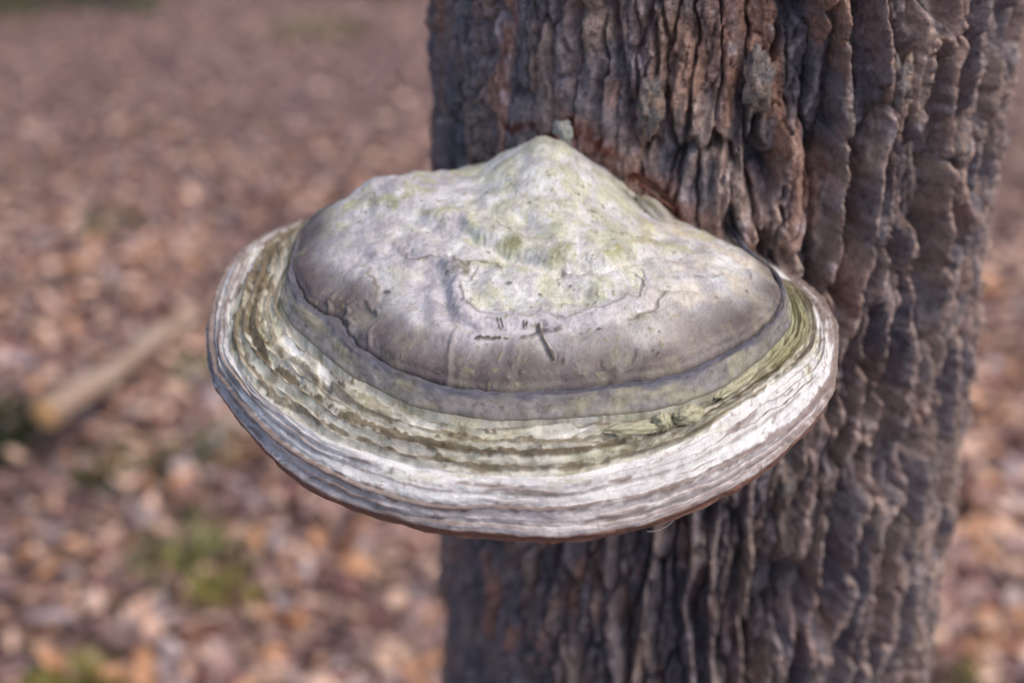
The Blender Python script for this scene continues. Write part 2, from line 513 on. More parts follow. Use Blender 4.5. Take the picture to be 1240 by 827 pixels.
SPOT = mm([(42.2, 545.2), (37.9, 546.3), (59.7, 552.3), (61.8, 559.4), (-1.1, 582.1), (25, 581.3), (34.6, 571.9), (11.7, 575.6), (4.2, 542.4), (20.5, 546), (35, 558.2), (-0, 544.1), (38.1, 631.6), (-53.3, 587.2), (-11.1, 605.5), (-37.2, 623.4), (29.7, 638.9), (7.3, 630.5), (88.3, 582.9), (101.6, 591.6), (-3.2, 553.1), (-28.3, 592.3), (-68.4, 643.3), (-71.4, 638.7), (57.5, 553.4)])
KNOB = mm([(21.3, 589.3), (25.4, 590.4)])

# ---- dome: relief and colour
xw = xd + .0016 * perlin(xd * 120, yd * 120, 0, 111) + .0007 * perlin(xd * 420, yd * 420, 0, 112)
yw = yd + .0016 * perlin(xd * 120, yd * 120, 5, 113) + .0007 * perlin(xd * 420, yd * 420, 5, 114)
edge = (1 - tt) * rD                              # metres inward from the crease
lump = fbm(xd * 34, yd * 34, 0, 121, 3)
rough = fbm(xd * 130, yd * 130, 0, 125, 4)
fine = fbm(xd * 520, yd * 520, 0, 131, 3)
smooth_roll = sstep(.006, .024, edge)
dsp = .0032 * lump * (.45 + .55 * smooth_roll) + .00042 * rough * (.25 + .75 * smooth_roll) + .00014 * fine
d1 = polydist(xw, yw, P1)
cx1 = np.mean([p[0] for p in P1])
inside = sstep(.0, .004, yw - np.interp(xw, [-0.034, -0.0212, -0.0198, -0.013, -0.0012, 0.0071, 0.0126, 0.0179, 0.0237, 0.0306, 0.0345, 0.0427, 0.0487, 0.0538, 0.0565, 0.0635], [0.66, 0.5767, 0.5705, 0.5662, 0.5637, 0.5641, 0.5664, 0.5636, 0.5629, 0.5657, 0.568, 0.5704, 0.5757, 0.5772, 0.5826, 0.66])) \
    * sstep(0.0615, 0.0555, xw) * sstep(-0.0242, -0.0172, xw)
d2 = polydist(xw, yw, P2)
y2 = np.interp(xw, [p[0] for p in P2], [p[1] for p in P2])
above = yw - y2                                   # > 0 : up on the hump
d3 = polydist(xw, yw, P3)
dsp += -.0007 * np.exp(-(d1 / .0006) ** 2) + .0007 * inside - .0009 * (1 - inside) * np.exp(-((d1 - .0028) / .0024) ** 2) + .0008 * (1 - inside) * np.exp(-((d1 - .0075) / .003) ** 2)
dsp += .0032 * np.exp(-((above + .002) / .005) ** 2) * sstep(-.05, -.035, xw) * sstep(.08, .07, xw)
dsp += -.0014 * np.exp(-((above - .007) / .005) ** 2) * sstep(-.05, -.03, xw) * sstep(.085, .065, xw) * (1 + .3 * perlin(xd * 50, yd * 50, 0, 141))
dsp += .0024 * np.exp(-(d3 / .0030) ** 2)
dsp += -.0016 * np.exp(-(polydist(xw, yw, FOLD) / .0010) ** 2) * sstep(-.4, .1, perlin(xd * 60, yd * 60, 3, 142)) - .0013 * np.exp(-(polydist(xw, yw, FOLD2) / .0009) ** 2)
dsp += .0032 * gau(xd, yd, -.063, .578, .006, .006) + .0022 * gau(xd, yd, -.077, .603, .007, .010)
crz = np.zeros_like(xd)
for P_ in CREASE:
    crz = np.maximum(crz, np.exp(-(polydist(xw, yw, P_) / .0011) ** 2) * sstep(.030, .008, edge))
dsp += -.0009 * crz
# radial lobes of the swollen lower edge
lob = perlin(ARC * 26, 0 * ARC, 0, 145)[None]
dsp += .0028 * lob * np.exp(-((edge - .009) / .009) ** 2)
# broken terraces left by earlier growth
tw = tt + .10 * perlin(xd * 28, yd * 28, 0, 146) + .035 * perlin(xd * 90, yd * 90, 0, 147) + .012 * perlin(xd * 260, yd * 260, 0, 148)
ter = np.zeros_like(tt)
for i, t0 in enumerate((.40, .52, .74, .84)):
    pr = sstep(.0, .3, perlin(xd * 30, yd * 30, 0, 400 + i)) * sstep(.64, .615, yd)
    dsp += -.0011 * pr * np.tanh((tw - t0) / .012) * np.exp(-((tw - t0) / .06) ** 2)
    ter = np.maximum(ter, pr * np.exp(-((tw - t0 - .006) / .006) ** 2))
dsp += .0014 * np.exp(-((edge - .0065) / .0055) ** 2)
# a deep crease right at the band
dsp += -.0008 * np.exp(-(edge / .0009) ** 2)
dark = np.zeros_like(xd)
for P_, wdt, dep in DARK:
    dd = polydist(xw, yw, P_)
    k = sstep(wdt, wdt * .4, dd + .0004 * perlin(xd * 900, yd * 900, 0, 151))
    k = k * (sstep(-.5, .25, perlin(xd * 260, yd * 260, 2, 153)) if wdt == .0021 else 1)
    dark = np.maximum(dark, k * (.75 if wdt == .0021 else 1))
    dsp += -dep * k + .45 * dep * np.exp(-((dd - wdt * 1.5) / (wdt * .5)) ** 2)
for i, (a, b) in enumerate(SPOT):
    dd = np.hypot((xw - a) * .75, yw - b) + .0003 * perlin(xd * 1100, yd * 1100, 0, 152)
    k = sstep(.0013, .0004, dd / (1.35 if i in (0, 1, 12, 13) else .8))
    dark = np.maximum(dark, k * .85)
    dsp += -.0004 * k
pit = sstep(.48, .62, perlin(xd * 480, yd * 480, 0, 155)) * sstep(-.2, .3, perlin(xd * 40, yd * 40, 0, 156))
dsp += -.00025 * pit
for i, (a, b) in enumerate(KNOB):
    dsp += (.0028, .0014)[i] * np.exp(-(np.hypot(xd - a, yd - b) / (.0016, .0012)[i]) ** 4)

c = np.zeros(xd.shape + (3,)) + np.array([.50, .485, .50])
big = fbm(xd * 26, yd * 26, 0, 161, 3)
c = mixc(c, (.60, .60, .63), sstep(-.1, .5, big))
c = mixc(c, (.42, .385, .42), sstep(.0, .5, fbm(xd * 45, yd * 45, 0, 165, 3)) * .8)
green = sstep(.10, .38, fbm(xd * 75, yd * 75, 0, 171, 6, .68) + .35 * inside + .25 * sstep(-.005, .01, above) - .15)
c = mixc(c, (.43, .43, .28), green * (.30 + .5 * np.maximum(inside, sstep(0, .01, above))))
c = mixc(c, (.60, .61, .56), inside * .35)
c = mixc(c, (.30, .285, .13), np.exp(-((above - .006) / .004) ** 2) * sstep(-.2, .4, perlin(xd * 110, yd * 110, 0, 175)) * .75 * sstep(-.06, -.03, xw))
c = mixc(c, (.66, .64, .60), np.exp(-((above + .002) / .003) ** 2) * .6 * sstep(-.03, 0, xw))
blot = sstep(.10, .28, fbm(xd * 95, yd * 95, 0, 176, 6, .66) + .3 * big)
c = mixc(c, (.68, .68, .69), blot * .35)
c = mixc(c, (.40, .37, .39), sstep(.20, .42, fbm(xd * 100, yd * 100, 0, 178, 6, .66) - .2 * big) * .45)
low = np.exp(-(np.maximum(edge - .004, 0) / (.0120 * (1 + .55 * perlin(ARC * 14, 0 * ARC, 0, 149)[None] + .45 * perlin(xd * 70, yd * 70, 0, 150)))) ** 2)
c = mixc(c, (.135, .108, .108), low * (.94 + .22 * fbm(xd * 60, yd * 60, 0, 181, 3)))  # darker older crust, with the shading of the lower dome painted in
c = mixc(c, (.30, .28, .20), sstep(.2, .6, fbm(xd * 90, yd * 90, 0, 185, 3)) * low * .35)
c = mixc(c, (.42, .395, .44), np.exp(-((d3 - .003) / .003) ** 2) * .7)
c = mixc(c, (.47, .445, .485), (1 - inside) * np.exp(-((d1 - .003) / .0032) ** 2) * .75)
line = np.exp(-(d1 / .00055) ** 2) * sstep(-.45, -.1, perlin(xd * 140, yd * 140, 0, 189))
c = mixc(c, (.16, .14, .115), line * (.6 + .5 * perlin(xd * 60, yd * 60, 6, 190)))
c = mixc(c, (.20, .17, .15), np.exp(-(polydist(xd, yd, FOLD) / .0007) ** 2) * .8)
c = mixc(c, (.20, .17, .15), np.exp(-(polydist(xd, yd, FOLD2) / .0007) ** 2) * .7)
c = mixc(c, (.18, .15, .15), crz * .6)
# short hairline cracks
hair = np.exp(-(perlin(xd * 75 + .8 * rough, yd * 75, 0, 191) / .022) ** 2) * sstep(.12, .35, perlin(xd * 48, yd * 48, 0, 192))
dsp += -.0004 * hair
c = mixc(c, (.24, .21, .15), hair * .7)
speck = sstep(.42, .58, perlin(xd * 480, yd * 480, 0, 195)) * sstep(-.15, .3, perlin(xd * 60, yd * 60, 0, 196))
c = mixc(c, (.30, .30, .17), speck * .55 * (.15 + .85 * smooth_roll))
c = mixc(c, (.25, .23, .13), pit * .7)
c = mixc(c, (.17, .145, .115), ter * .8)
c = mixc(c, (.085, .072, .055), dark * .93)
c = mixc(c, (.58, .50, .36), sstep(.03, .095, xd) * sstep(-.35, .35, fbm(xd * 60, yd * 60, 0, 198, 5, .6)) * .5 * (1 - .8 * low))  # warm light on the right of the dome, painted in as cream
c = c * (1 + (.20 * rough + .13 * fine) * (.45 + .55 * smooth_roll))[..., None]
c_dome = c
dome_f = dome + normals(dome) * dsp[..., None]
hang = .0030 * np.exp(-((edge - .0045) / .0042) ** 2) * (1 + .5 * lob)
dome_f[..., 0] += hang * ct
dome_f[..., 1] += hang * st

# ---- grey growth band
A2 = ARC[None] + 0 * qC
nb = perlin(A2 * 90, qC * 1.5, 0, 201)
lip = np.exp(-((qC - .10 - .04 * perlin(ARC * 150, 0 * ARC, 0, 202)[None]) / .05) ** 2)
dsp = .0013 * lip * (1 + .6 * perlin(A2 * 120, 0, 0, 203)) + .0007 * fbm(A2 * 110, qC * 2.5, 0, 205, 4) + .0005 * np.exp(-((qC - .8) / .12) ** 2) * (1 + nb)
dsp += -.0006 * np.exp(-((qC - .45 - .12 * nb) / .09) ** 2)
c = np.zeros(qC.shape + (3,)) + np.array([.125, .122, .152])
half = sstep(.42, .62, qC + .12 * nb + .06 * perlin(A2 * 300, qC * 3, 0, 207))
c = mixc(c, (.215, .20, .195), half * .85)
c = mixc(c, (.30, .28, .20), half * sstep(0, .5, fbm(A2 * 60, qC * 2, 0, 209, 3)) * .7)
c = mixc(c, (.33, .315, .34), lip * .6)
c = mixc(c, (.12, .10, .08), sstep(.5, .62, perlin(A2 * 420, qC * 9, 0, 211)) * .7)
c = mixc(c, (.055, .05, .055), sstep(.1, .35, fbm(A2 * 90, qC * 1.2, 0, 215, 6, .66)) * .25)
c = mixc(c, (.20, .185, .12), sstep(.25, .45, fbm(A2 * 60, qC * .9, 4, 217, 6, .66)) * .22)
c = mixc(c, (.27, .255, .25), sstep(.2, .55, fbm(A2 * 110, qC * 1.6, 0, 216, 6, .66)) * (.15 + .85 * half) * .45)
c = mixc(c, (.15, .13, .10), sstep(.93, 1, qC) * .8)
c = c * (1 + .25 * fbm(A2 * 300, qC * 5, 0, 213, 3))[..., None]
c_band, band_f = c, band + normals(band) * dsp[..., None]

# ---- furrowed olive zone
A2 = ARC[None] + 0 * qB
s_ = qB + .16 * perlin(A2 * 14, qB * 1.2, 0, 221) + .08 * perlin(A2 * 55, qB * 2, 0, 222) + .02 * perlin(A2 * 200, qB * 4, 0, 223)
amp = .75 + .55 * perlin(A2 * 22, 0, 0, 225)
knob = sstep(.08, .35, perlin(A2 * 120, qB * 2.6, 0, 227)) * sstep(-.2, .3, perlin(A2 * 25, qB, 0, 237))
dsp = .0016 * knob + .0007 * fbm(A2 * 170, qB * 4, 0, 229, 4) + .0012 * perlin(A2 * 40, qB * 1.6, 0, 226)
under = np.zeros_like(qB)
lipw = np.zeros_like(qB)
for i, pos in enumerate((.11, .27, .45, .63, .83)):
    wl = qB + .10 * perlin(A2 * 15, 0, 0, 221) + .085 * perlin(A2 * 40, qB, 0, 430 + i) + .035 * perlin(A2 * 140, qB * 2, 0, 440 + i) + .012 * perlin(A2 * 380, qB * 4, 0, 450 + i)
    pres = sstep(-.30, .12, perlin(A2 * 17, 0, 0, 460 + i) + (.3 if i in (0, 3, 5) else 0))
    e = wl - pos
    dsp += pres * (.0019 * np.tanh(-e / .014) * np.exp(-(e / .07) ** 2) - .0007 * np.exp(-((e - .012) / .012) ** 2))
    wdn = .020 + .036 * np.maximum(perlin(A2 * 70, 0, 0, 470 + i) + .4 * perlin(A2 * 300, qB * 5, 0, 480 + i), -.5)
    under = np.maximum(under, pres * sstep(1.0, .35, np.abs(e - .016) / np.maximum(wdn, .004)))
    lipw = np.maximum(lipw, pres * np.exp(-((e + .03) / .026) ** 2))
for (a0, w0, q0, hh) in ((math.radians(-74.5), .0060, .25, .0034), (math.radians(-79.5), .0035, .32, .0036), (math.radians(-70.0), .0045, .22, .0030), (math.radians(-84), .006, .45, .0022)):
    dsp += hh * np.exp(-(((A2 - a0 * .155) / w0) ** 2 + ((qB - q0) / .16) ** 2) ** 1.5) * (1 + .5 * perlin(A2 * 200, qB * 6, 0, 230))
dsp += -.0012 * np.exp(-(qB / .04) ** 2)
c = np.zeros(qB.shape + (3,)) + np.array([.50, .485, .43])
c = mixc(c, (.43, .42, .32), sstep(.0, .4, fbm(A2 * 50, qB * 1.6, 0, 233, 5, .6) + .12 * (1 - qB)) * .7)
c = mixc(c, (.66, .655, .63), lipw * sstep(-.25, .2, fbm(A2 * 90, qB * 2.4, 0, 231, 4, .6)) * .8)
c = mixc(c, (.27, .235, .155), sstep(.25, .5, fbm(A2 * 80, qB * 2.0, 0, 235, 5, .65)) * .6)
c = mixc(c, (.70, .695, .66), knob * sstep(-.1, .3, perlin(A2 * 60, qB * 1.5, 0, 232)) * .6)
ragB = .55 * fbm(A2 * 320, qB * 8, 0, 251, 2) + .4 * perlin(A2 * 110, qB * 3, 0, 252)
s_ = qB + .12 * perlin(A2 * 14, qB * 1.2, 0, 223) + .06 * perlin(A2 * 55, qB * 2, 0, 222)
for (q0, wq, am, sd) in ((.52, .085, .92, 253), (.80, .05, .75, 254), (.30, .04, .65, 255)):
    pb = sstep(.35, .75, np.exp(-((s_ - q0) / wq) ** 2) + ragB + .4 * perlin(A2 * 15, 0, 0, sd))
    c = mixc(c, (.19, .155, .105), pb * am)
    dsp += -.0007 * pb * am
c = mixc(c, (.74, .735, .70), knob * np.exp(-((qB - .16) / .12) ** 2) * .8)
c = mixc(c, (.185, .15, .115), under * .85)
rightside = sstep(math.radians(-72), math.radians(-60), TH)[None] * sstep(math.radians(-25), math.radians(-40), TH)[None]
c = mixc(c, (.34, .325, .18), rightside * sstep(.75, .45, qB) * .6)
c = c * (1 + .26 * fbm(A2 * 260, qB * 9, 0, 239, 3))[..., None]
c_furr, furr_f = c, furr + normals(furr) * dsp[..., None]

# ---- layered white margin
A2 = ARC[None] + 0 * qa
sw = qa + .055 * perlin(A2 * 13, qa * 1.0, 0, 241) + .03 * perlin(A2 * 42, qa * 2.5, 0, 242) + .012 * perlin(A2 * 140, qa * 5, 0, 243)
dsp = .0007 * fbm(A2 * 130, qa * 5, 0, 244, 4) + .0015 * perlin(A2 * 24, qa * 3.2, 0, 245)
c = np.zeros(qa.shape + (3,)) + np.array([.62, .61, .615])
c = mixc(c, (.58, .545, .55), sstep(.40, .56, sw))
c = mixc(c, (.57, .57, .42), sstep(.1, .6, fbm(A2 * 40, qa * 3, 0, 246, 3)) * sstep(.4, .1, sw) * .6)
c = mixc(c, (.78, .78, .79), sstep(.0, .4, fbm(A2 * 110, qa * 5, 0, 247, 3)) * sstep(.55, .4, sw))
dsp += .0006 * np.sin(2 * np.pi * (3.2 * sw + .15)) * (.7 + .5 * perlin(A2 * 18, 0, 0, 249))
for i, pos in enumerate((.07, .15, .23, .36, .47, .60, .71)):
    wl = sw + .030 * perlin(A2 * 60, qa * 2, 0, 260 + i) + .016 * perlin(A2 * 210, qa * 4, 0, 280 + i)
    pres = sstep(-.22, .18, perlin(A2 * 24, 0, 0, 300 + i) + (.25 if i in (2, 4, 6, 8) else 0))
    e = (wl - pos)
    dsp += pres * (.0013 * np.tanh(-e / .007) * np.exp(-(e / .05) ** 2) - .0006 * np.exp(-(e / .0065) ** 2))
    c = mixc(c, (.20, .145, .13), pres * np.exp(-((e - .004) / (.009 + .009 * perlin(A2 * 110, 0, 0, 320 + i) + .004 * perlin(A2 * 420, qa * 8, 0, 325 + i))) ** 2) * .9)
    if i in (1, 2, 4, 5):
        patch = sstep(.05, .4, perlin(A2 * 48, qa * 5, 0, 340 + i) + .4 * perlin(A2 * 300, qa * 22, 0, 345 + i)) * np.exp(-((e - .03) / .034) ** 2)
        c = mixc(c, (.25, .19, .175), patch * .8)
        dsp += -.0003 * patch
rag = .5 * fbm(A2 * 380, qa * 10, 0, 351, 2) + .35 * perlin(A2 * 120, qa * 3.5, 0, 352)
for (q0, wq, am, sd) in ((.47, .038, .75, 353), (.29, .018, .5, 354), (.68, .016, .45, 356)):
    pb = sstep(.35, .75, np.exp(-((sw - q0) / wq) ** 2) + rag + .45 * perlin(A2 * 17, 0, 0, sd))
    c = mixc(c, (.23, .175, .155), pb * am)
    dsp += -.0004 * pb * am
speck = sstep(.45, .6, perlin(A2 * 480, qa * 36, 0, 360)) * sstep(-.1, .3, perlin(A2 * 60, qa * 5, 0, 361))
c = mixc(c, (.24, .18, .14), speck * .6)
rust = sstep(.755, .82, qa + .035 * perlin(A2 * 60, qa * 3, 0, 363))
c = mixc(c, (.21, .105, .07), rust * .9)
c = c * (1 + .20 * fbm(A2 * 300, qa * 9, 0, 365, 3))[..., None]
c_marg, marg_f = c, marg + normals(marg) * dsp[..., None]
c_pore = np.zeros(pore.shape) + np.array([.20, .12, .08])

conk = thing('bracket_fungus', (KX, KY, 1.16), 'large white and grey hoof-shaped bracket fungus growing from the tree trunk', 'fungus')
# weld the borders so that the parts meet without gaps
band_f[0] = dome_f[-1]
furr_f[0] = band_f[-1] - np.array([0, 0, .0002])
marg_f[0] = furr_f[-1]
pore[0] = marg_f[-1]
org = np.array([KX, KY, 1.16])
for Pt in (dome_f, band_f, furr_f, marg_f, pore):       # the far right of the rings dips towards the bark
    Pt[..., 2] -= .0075 * sstep(.60, .665, Pt[..., 1]) * sstep(.075, .118, Pt[..., 0])
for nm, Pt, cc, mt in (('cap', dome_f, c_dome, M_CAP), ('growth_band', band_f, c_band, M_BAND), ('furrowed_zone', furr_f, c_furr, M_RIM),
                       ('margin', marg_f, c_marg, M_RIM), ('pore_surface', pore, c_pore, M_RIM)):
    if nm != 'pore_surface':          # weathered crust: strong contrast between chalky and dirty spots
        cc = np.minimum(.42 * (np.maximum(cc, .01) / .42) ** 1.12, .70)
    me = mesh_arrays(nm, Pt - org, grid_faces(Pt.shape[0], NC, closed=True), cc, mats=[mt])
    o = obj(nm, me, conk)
    o['label'] = {'cap': 'cream and lilac domed crust with cracked patches', 'growth_band': 'smooth slate grey band round the dome',
                  'furrowed_zone': 'olive and white knobbly furrows', 'margin': 'thick white layered outer rim', 'pore_surface': 'rusty brown underside'}[nm]

def blob(name, parent, centre, axes, dims, seed, col, col2, mat, org=(0, 0, 0), rough=.3):
    a, b = np.meshgrid(np.linspace(0, 2 * np.pi, 48, endpoint=False), np.linspace(0.001, np.pi - .001, 30))
    X, Y, Zp = np.sin(b) * np.cos(a), np.sin(b) * np.sin(a), np.cos(b)
    n = 1 + rough * fbm(X * 1.8 + seed, Y * 1.8, Zp * 1.8, seed, 4)
    Q = np.stack([X * n * dims[0], Y * n * dims[1], Zp * n * dims[2]], -1)
    W = Q @ np.asarray(axes, float) + np.asarray(centre) - np.asarray(org)
    cc = mixc(np.zeros(W.shape) + np.asarray(col), col2, sstep(-.1, .5, fbm(X * 3 + seed, Y * 3, Zp * 3, seed + 5, 3)))
    return obj(name, mesh_arrays(name, W, grid_faces(30, 48, closed=True, flip=True), cc, mats=[mat]), parent)


def frame_at(az_u, tilt):
    """tangent, outward and up axes on the trunk at arc az_u, turned by tilt in the bark plane"""
    an = vis0 + az_u / TRR
    rad = np.array([math.cos(an), math.sin(an), 0])
    tan = np.array([-math.sin(an), math.cos(an), 0])
    up = np.array([0, 0, 1.])
    return np.array([tan * math.cos(tilt) + up * math.sin(tilt), rad, -tan * math.sin(tilt) + up * math.cos(tilt)]), \
        np.array([TRX, TRY, 0]) + rad * TRR


def arc_of(x):          # arc coordinate on the facing side of the trunk for a given x
    y = TRY - math.sqrt(TRR ** 2 - (x - TRX) ** 2)
    return (math.atan2(y - TRY, x - TRX) - vis0) * TRR


ax, p0 = frame_at(arc_of(.0245), 0.1)
o = blob('nub', conk, p0 + np.array([0, 0, 1.241]) + ax[1] * .000, ax, (.0056, .003, .0070), 5, (.40, .40, .35), (.46, .45, .42), M_CAP, org, .22)
o['label'] = 'small pale nub on the bark above the dome'
ax, p0 = frame_at(arc_of(.076), -.75)
o = blob('side_lobe', conk, p0 + np.array([0, 0, 1.199]), ax, (.024, .009, .0060), 8, (.42, .39, .35), (.33, .30, .20), M_CAP, org, .18)
o['label'] = 'pale lobe wedged between dome and bark'

for k, (x, y, rt, dims, o_) in enumerate(((.0715, .5305, .35, (.0065, .0040, .0036), .0222), (.0600, .5265, .2, (.0036, .0036, .0040), .0222),
                                          (.0480, .5230, .10, (.0120, .0026, .0024), .0212), (.0930, .5505, .75, (.0130, .0024, .0024), .0222))):
    axn = np.array([[math.cos(rt), math.sin(rt), .2126 * math.sin(rt)], [-math.sin(rt), math.cos(rt), .2126], [0, -.2, 1.]])
    blob('nodule', conk, (x, y, float(P0(np.array(y))) + o_), axn, dims, 20 + k, (.45, .43, .31), (.30, .28, .17), M_RIM, org, .24)

# ------------------------------------------------------------------ dry leaves
LEAFC = [((.33, .205, .185), 'pinkish brown'), ((.68, .46, .35), 'pale tan'), ((.15, .09, .082), 'dark brown'), ((.40, .315, .31), 'pale lilac grey'),
         ((.46, .24, .13), 'orange brown'), ((.25, .115, .10), 'reddish brown')]
LEAFW = [.31, .25, .15, .08, .13, .08]


def leaf_mesh_arrays(n, rs, size, stations=4):
    """n curled leaves of the given sizes (array), each a small grid folded along its midrib"""
    a = np.linspace(-1, 1, stations)
    w = np.array([.18, .95, 1.0, .12]) if stations == 4 else np.array([.15, 1.0, .12])
    A_, B_ = np.meshgrid(a, np.array([-1, 0, 1.]), indexing='ij')
    Wd = w[:, None] * np.ones(3)
    curl, fold, tw = rs.normal(0, .28, n), rs.normal(.12, .25, n), rs.normal(0, .35, n)
    asp = rs.uniform(.38, .66, n)
    x = A_[None] * np.ones((n, 1, 1))
    y = (B_ * Wd)[None] * asp[:, None, None]
    z = curl[:, None, None] * A_[None] ** 2 + fold[:, None, None] * np.abs(B_)[None] * Wd[None] + tw[:, None, None] * A_[None] * y \
        + rs.normal(0, .07, (n, stations, 3))
    x = x + rs.normal(0, .06, x.shape)
    V = np.stack([x, y, z], -1).reshape(n, -1, 3) * (size * .5)[:, None, None]
    return V


def rot_many(V, rs, tilt):
    n = len(V)
    az = rs.uniform(0, 2 * np.pi, n)
    ax = rs.uniform(0, 2 * np.pi, n)
    tl = np.abs(rs.normal(0, tilt, n))
    k = np.stack([np.cos(ax), np.sin(ax), 0 * ax], -1)[:, None]
    c_, s_ = np.cos(az)[:, None], np.sin(az)[:, None]
    V = np.stack([V[..., 0] * c_ - V[..., 1] * s_, V[..., 0] * s_ + V[..., 1] * c_, V[..., 2]], -1)
    ct_, st_ = np.cos(tl)[:, None, None], np.sin(tl)[:, None, None]
    return V * ct_ + np.cross(np.broadcast_to(k, V.shape), V) * st_ + k * (V * k).sum(-1, keepdims=True) * (1 - ct_)


def scatter(n, ylo, yhi, rs):
    y = ylo + (yhi - ylo) * rs.random(n * 3)
    x = rs.uniform(-1, 1, n * 3) * (.45 * yhi + 1.2)
    ok = np.abs(x) < .45 * y + 1.2
    ok &= np.hypot(x - TRX, y - TRY) > .22
    return x[ok][:n], y[ok][:n]


rs = np.random.default_rng(21)
Vs, Fs, Cs, off = [], [], [], 0
for n, ylo, yhi, sz, stn in ((38000, .3, 5.6, .050, 4), (60000, 2.6, 11.5, .036, 3)):
    x, y = scatter(n, ylo, yhi, rs)
    keep = rs.random(len(x)) < (sstep(5.6, 2.6, y) if stn == 4 else sstep(2.4, 4.6, y))
    x, y = x[keep], y[keep]
    n = len(x)
    size = sz * rs.uniform(.6, 1.35, n)
    V = rot_many(leaf_mesh_arrays(n, rs, size, stn), rs, .33)
    V += np.stack([x, y, ground_z(x, y) + rs.uniform(.004, .028, n)], -1)[:, None]
    ci = rs.choice(6, n, p=LEAFW)
    cc = np.array([q[0] for q in LEAFC])[ci] * rs.uniform(.75, 1.25, (n, 1))
    patchy = perlin(x * .9, y * .9, 0, 77)[:, None]
    cc = cc * (1 + .28 * patchy + .22 * perlin(x * 3.1, y * 3.1, 0, 78)[:, None])
    if stn == 3:                       # far leaves drawn towards pale mauve, distance haze and blur put into colour
        cc = cc + (np.array([.39, .275, .265]) - cc) * .5
    f = grid_faces(stn, 3)
    nv = stn * 3
    Fs.append((f[None] + (np.arange(n) * nv)[:, None, None] + off).reshape(-1, 4))
    off += n * nv
    Vs.append(V.reshape(-1, 3))
    Cs.append(np.repeat(cc, nv, axis=0))
litter = obj('leaf_litter', mesh_arrays('leaf_litter', np.concatenate(Vs), np.concatenate(Fs), np.concatenate(Cs), mats=[M_LEAF]),
             label='thick carpet of dry brown fallen leaves on the forest floor', category='leaf litter', kind='stuff')

# the leaves that show largest lie loose on top of the litter
shapes = []
Vt = leaf_mesh_arrays(18, rs, np.full(18, .056), 4)
for i in range(18):
    ci = i % 6
    cc = np.zeros((12, 3)) + np.array(LEAFC[ci][0]) * (1.15 if ci in (1, 3, 4) else 1)
    shapes.append((mesh_arrays('fallen_leaf', Vt[i], grid_faces(4, 3), cc, mats=[M_LEAF]), ci))
cnt = 0
LAND = [(-.85, 2.55, 'by the cut end of the sawn branch'), (-.72, 3.1, 'by the thin end of the sawn branch'), (-.55, 2.2, 'round the fresh green grass tuft'),
        (-.655, 1.75, 'round the low yellow green tuft'), (-.25, 2.0, 'close to the shaded foot of the trunk'), (-.35, 2.8, 'on bare litter behind the fungus'),
        (.66, 1.9, 'round the sparse sprig past the trunk'), (.75, 2.7, 'on bare litter past the trunk')]
while cnt < 280:
    y = 1.62 + 1.35 * rs.random()
    x = rs.uniform(-.37, .39) * y * 1.04
    if -.12 * y < x < .24 * y:          # hidden behind the trunk and the fungus
        continue
    me_, ci = shapes[int(rs.integers(18))]
    s_ = rs.uniform(.65, 1.25)
    near = min(LAND, key=lambda q: math.hypot(q[0] - x, q[1] - y))[2]
    o = obj('fallen_leaf', me_, label='%s %s fallen leaf lying loose %s' % ('small' if s_ < .85 else 'large' if s_ > 1.05 else 'middling', LEAFC[ci][1], near), category='leaf', group='loose fallen leaves on the forest floor')
    o.location = (x, y, float(ground_z(np.array([x]), np.array([y]))[0]) + rs.uniform(.022, .036))
    o.rotation_euler = (rs.normal(0, .35), rs.normal(0, .35), rs.uniform(0, 6.28))
    o.scale = (s_, s_, s_)
    cnt += 1

# ------------------------------------------------------------------ sawn branch on the ground
lp = []
for i in range(24):
    q = i / 23
    lp.append((-.885 + .155 * q + .012 * math.sin(q * 7), 2.50 + .62 * q, .115 - .075 * q + .006 * math.sin(q * 9)))
gz0 = float(ground_z(np.array([-.82]), np.array([2.8]))[0])
V, Fq = tube(lp, .030 - .014 * np.linspace(0, 1, 24), 20, wob=.12, seed=4)
V = V + np.array([0, 0, gz0])
branch = thing('sawn_branch', (-.885, 2.5, gz0), 'short sawn branch with a bright orange cut end lying in the leaves', 'branch')
bo = np.array([-.885, 2.5, gz0])
cc = np.zeros((len(V), 3)) + np.array([.36, .25, .185])
cc = mixc(cc, (.44, .33, .26), sstep(-.2, .4, fbm(V[:, 0] * 40, V[:, 1] * 9, V[:, 2] * 40, 5, 3)))
obj('bark', mesh_arrays('bark', V - bo, Fq, cc, mats=[M_LEAF]), branch)
for nm, ring, lab in (('cut_end', V[:20], 'bright orange sawn face'), ('broken_end', V[-20:], 'brown broken tip')):
    ctr = ring.mean(0)
    d_ = (ctr - V.mean(0))
    d_ /= np.linalg.norm(d_)
    rr_ = [ctr + (ring - ctr) * k + d_ * (.002 + .006 * (1 - k)) for k in (.98, .66, .33, .02)]
    cc = np.zeros((80, 3)) + np.array((.95, .56, .26) if nm == 'cut_end' else (.40, .24, .14))
    cc[60:] *= .8
    o = obj(nm, mesh_arrays(nm, np.concatenate(rr_) - bo, grid_faces(4, 20, closed=True, flip=(nm == 'broken_end')), cc, mats=[M_WOOD]), branch)
    o['label'] = lab

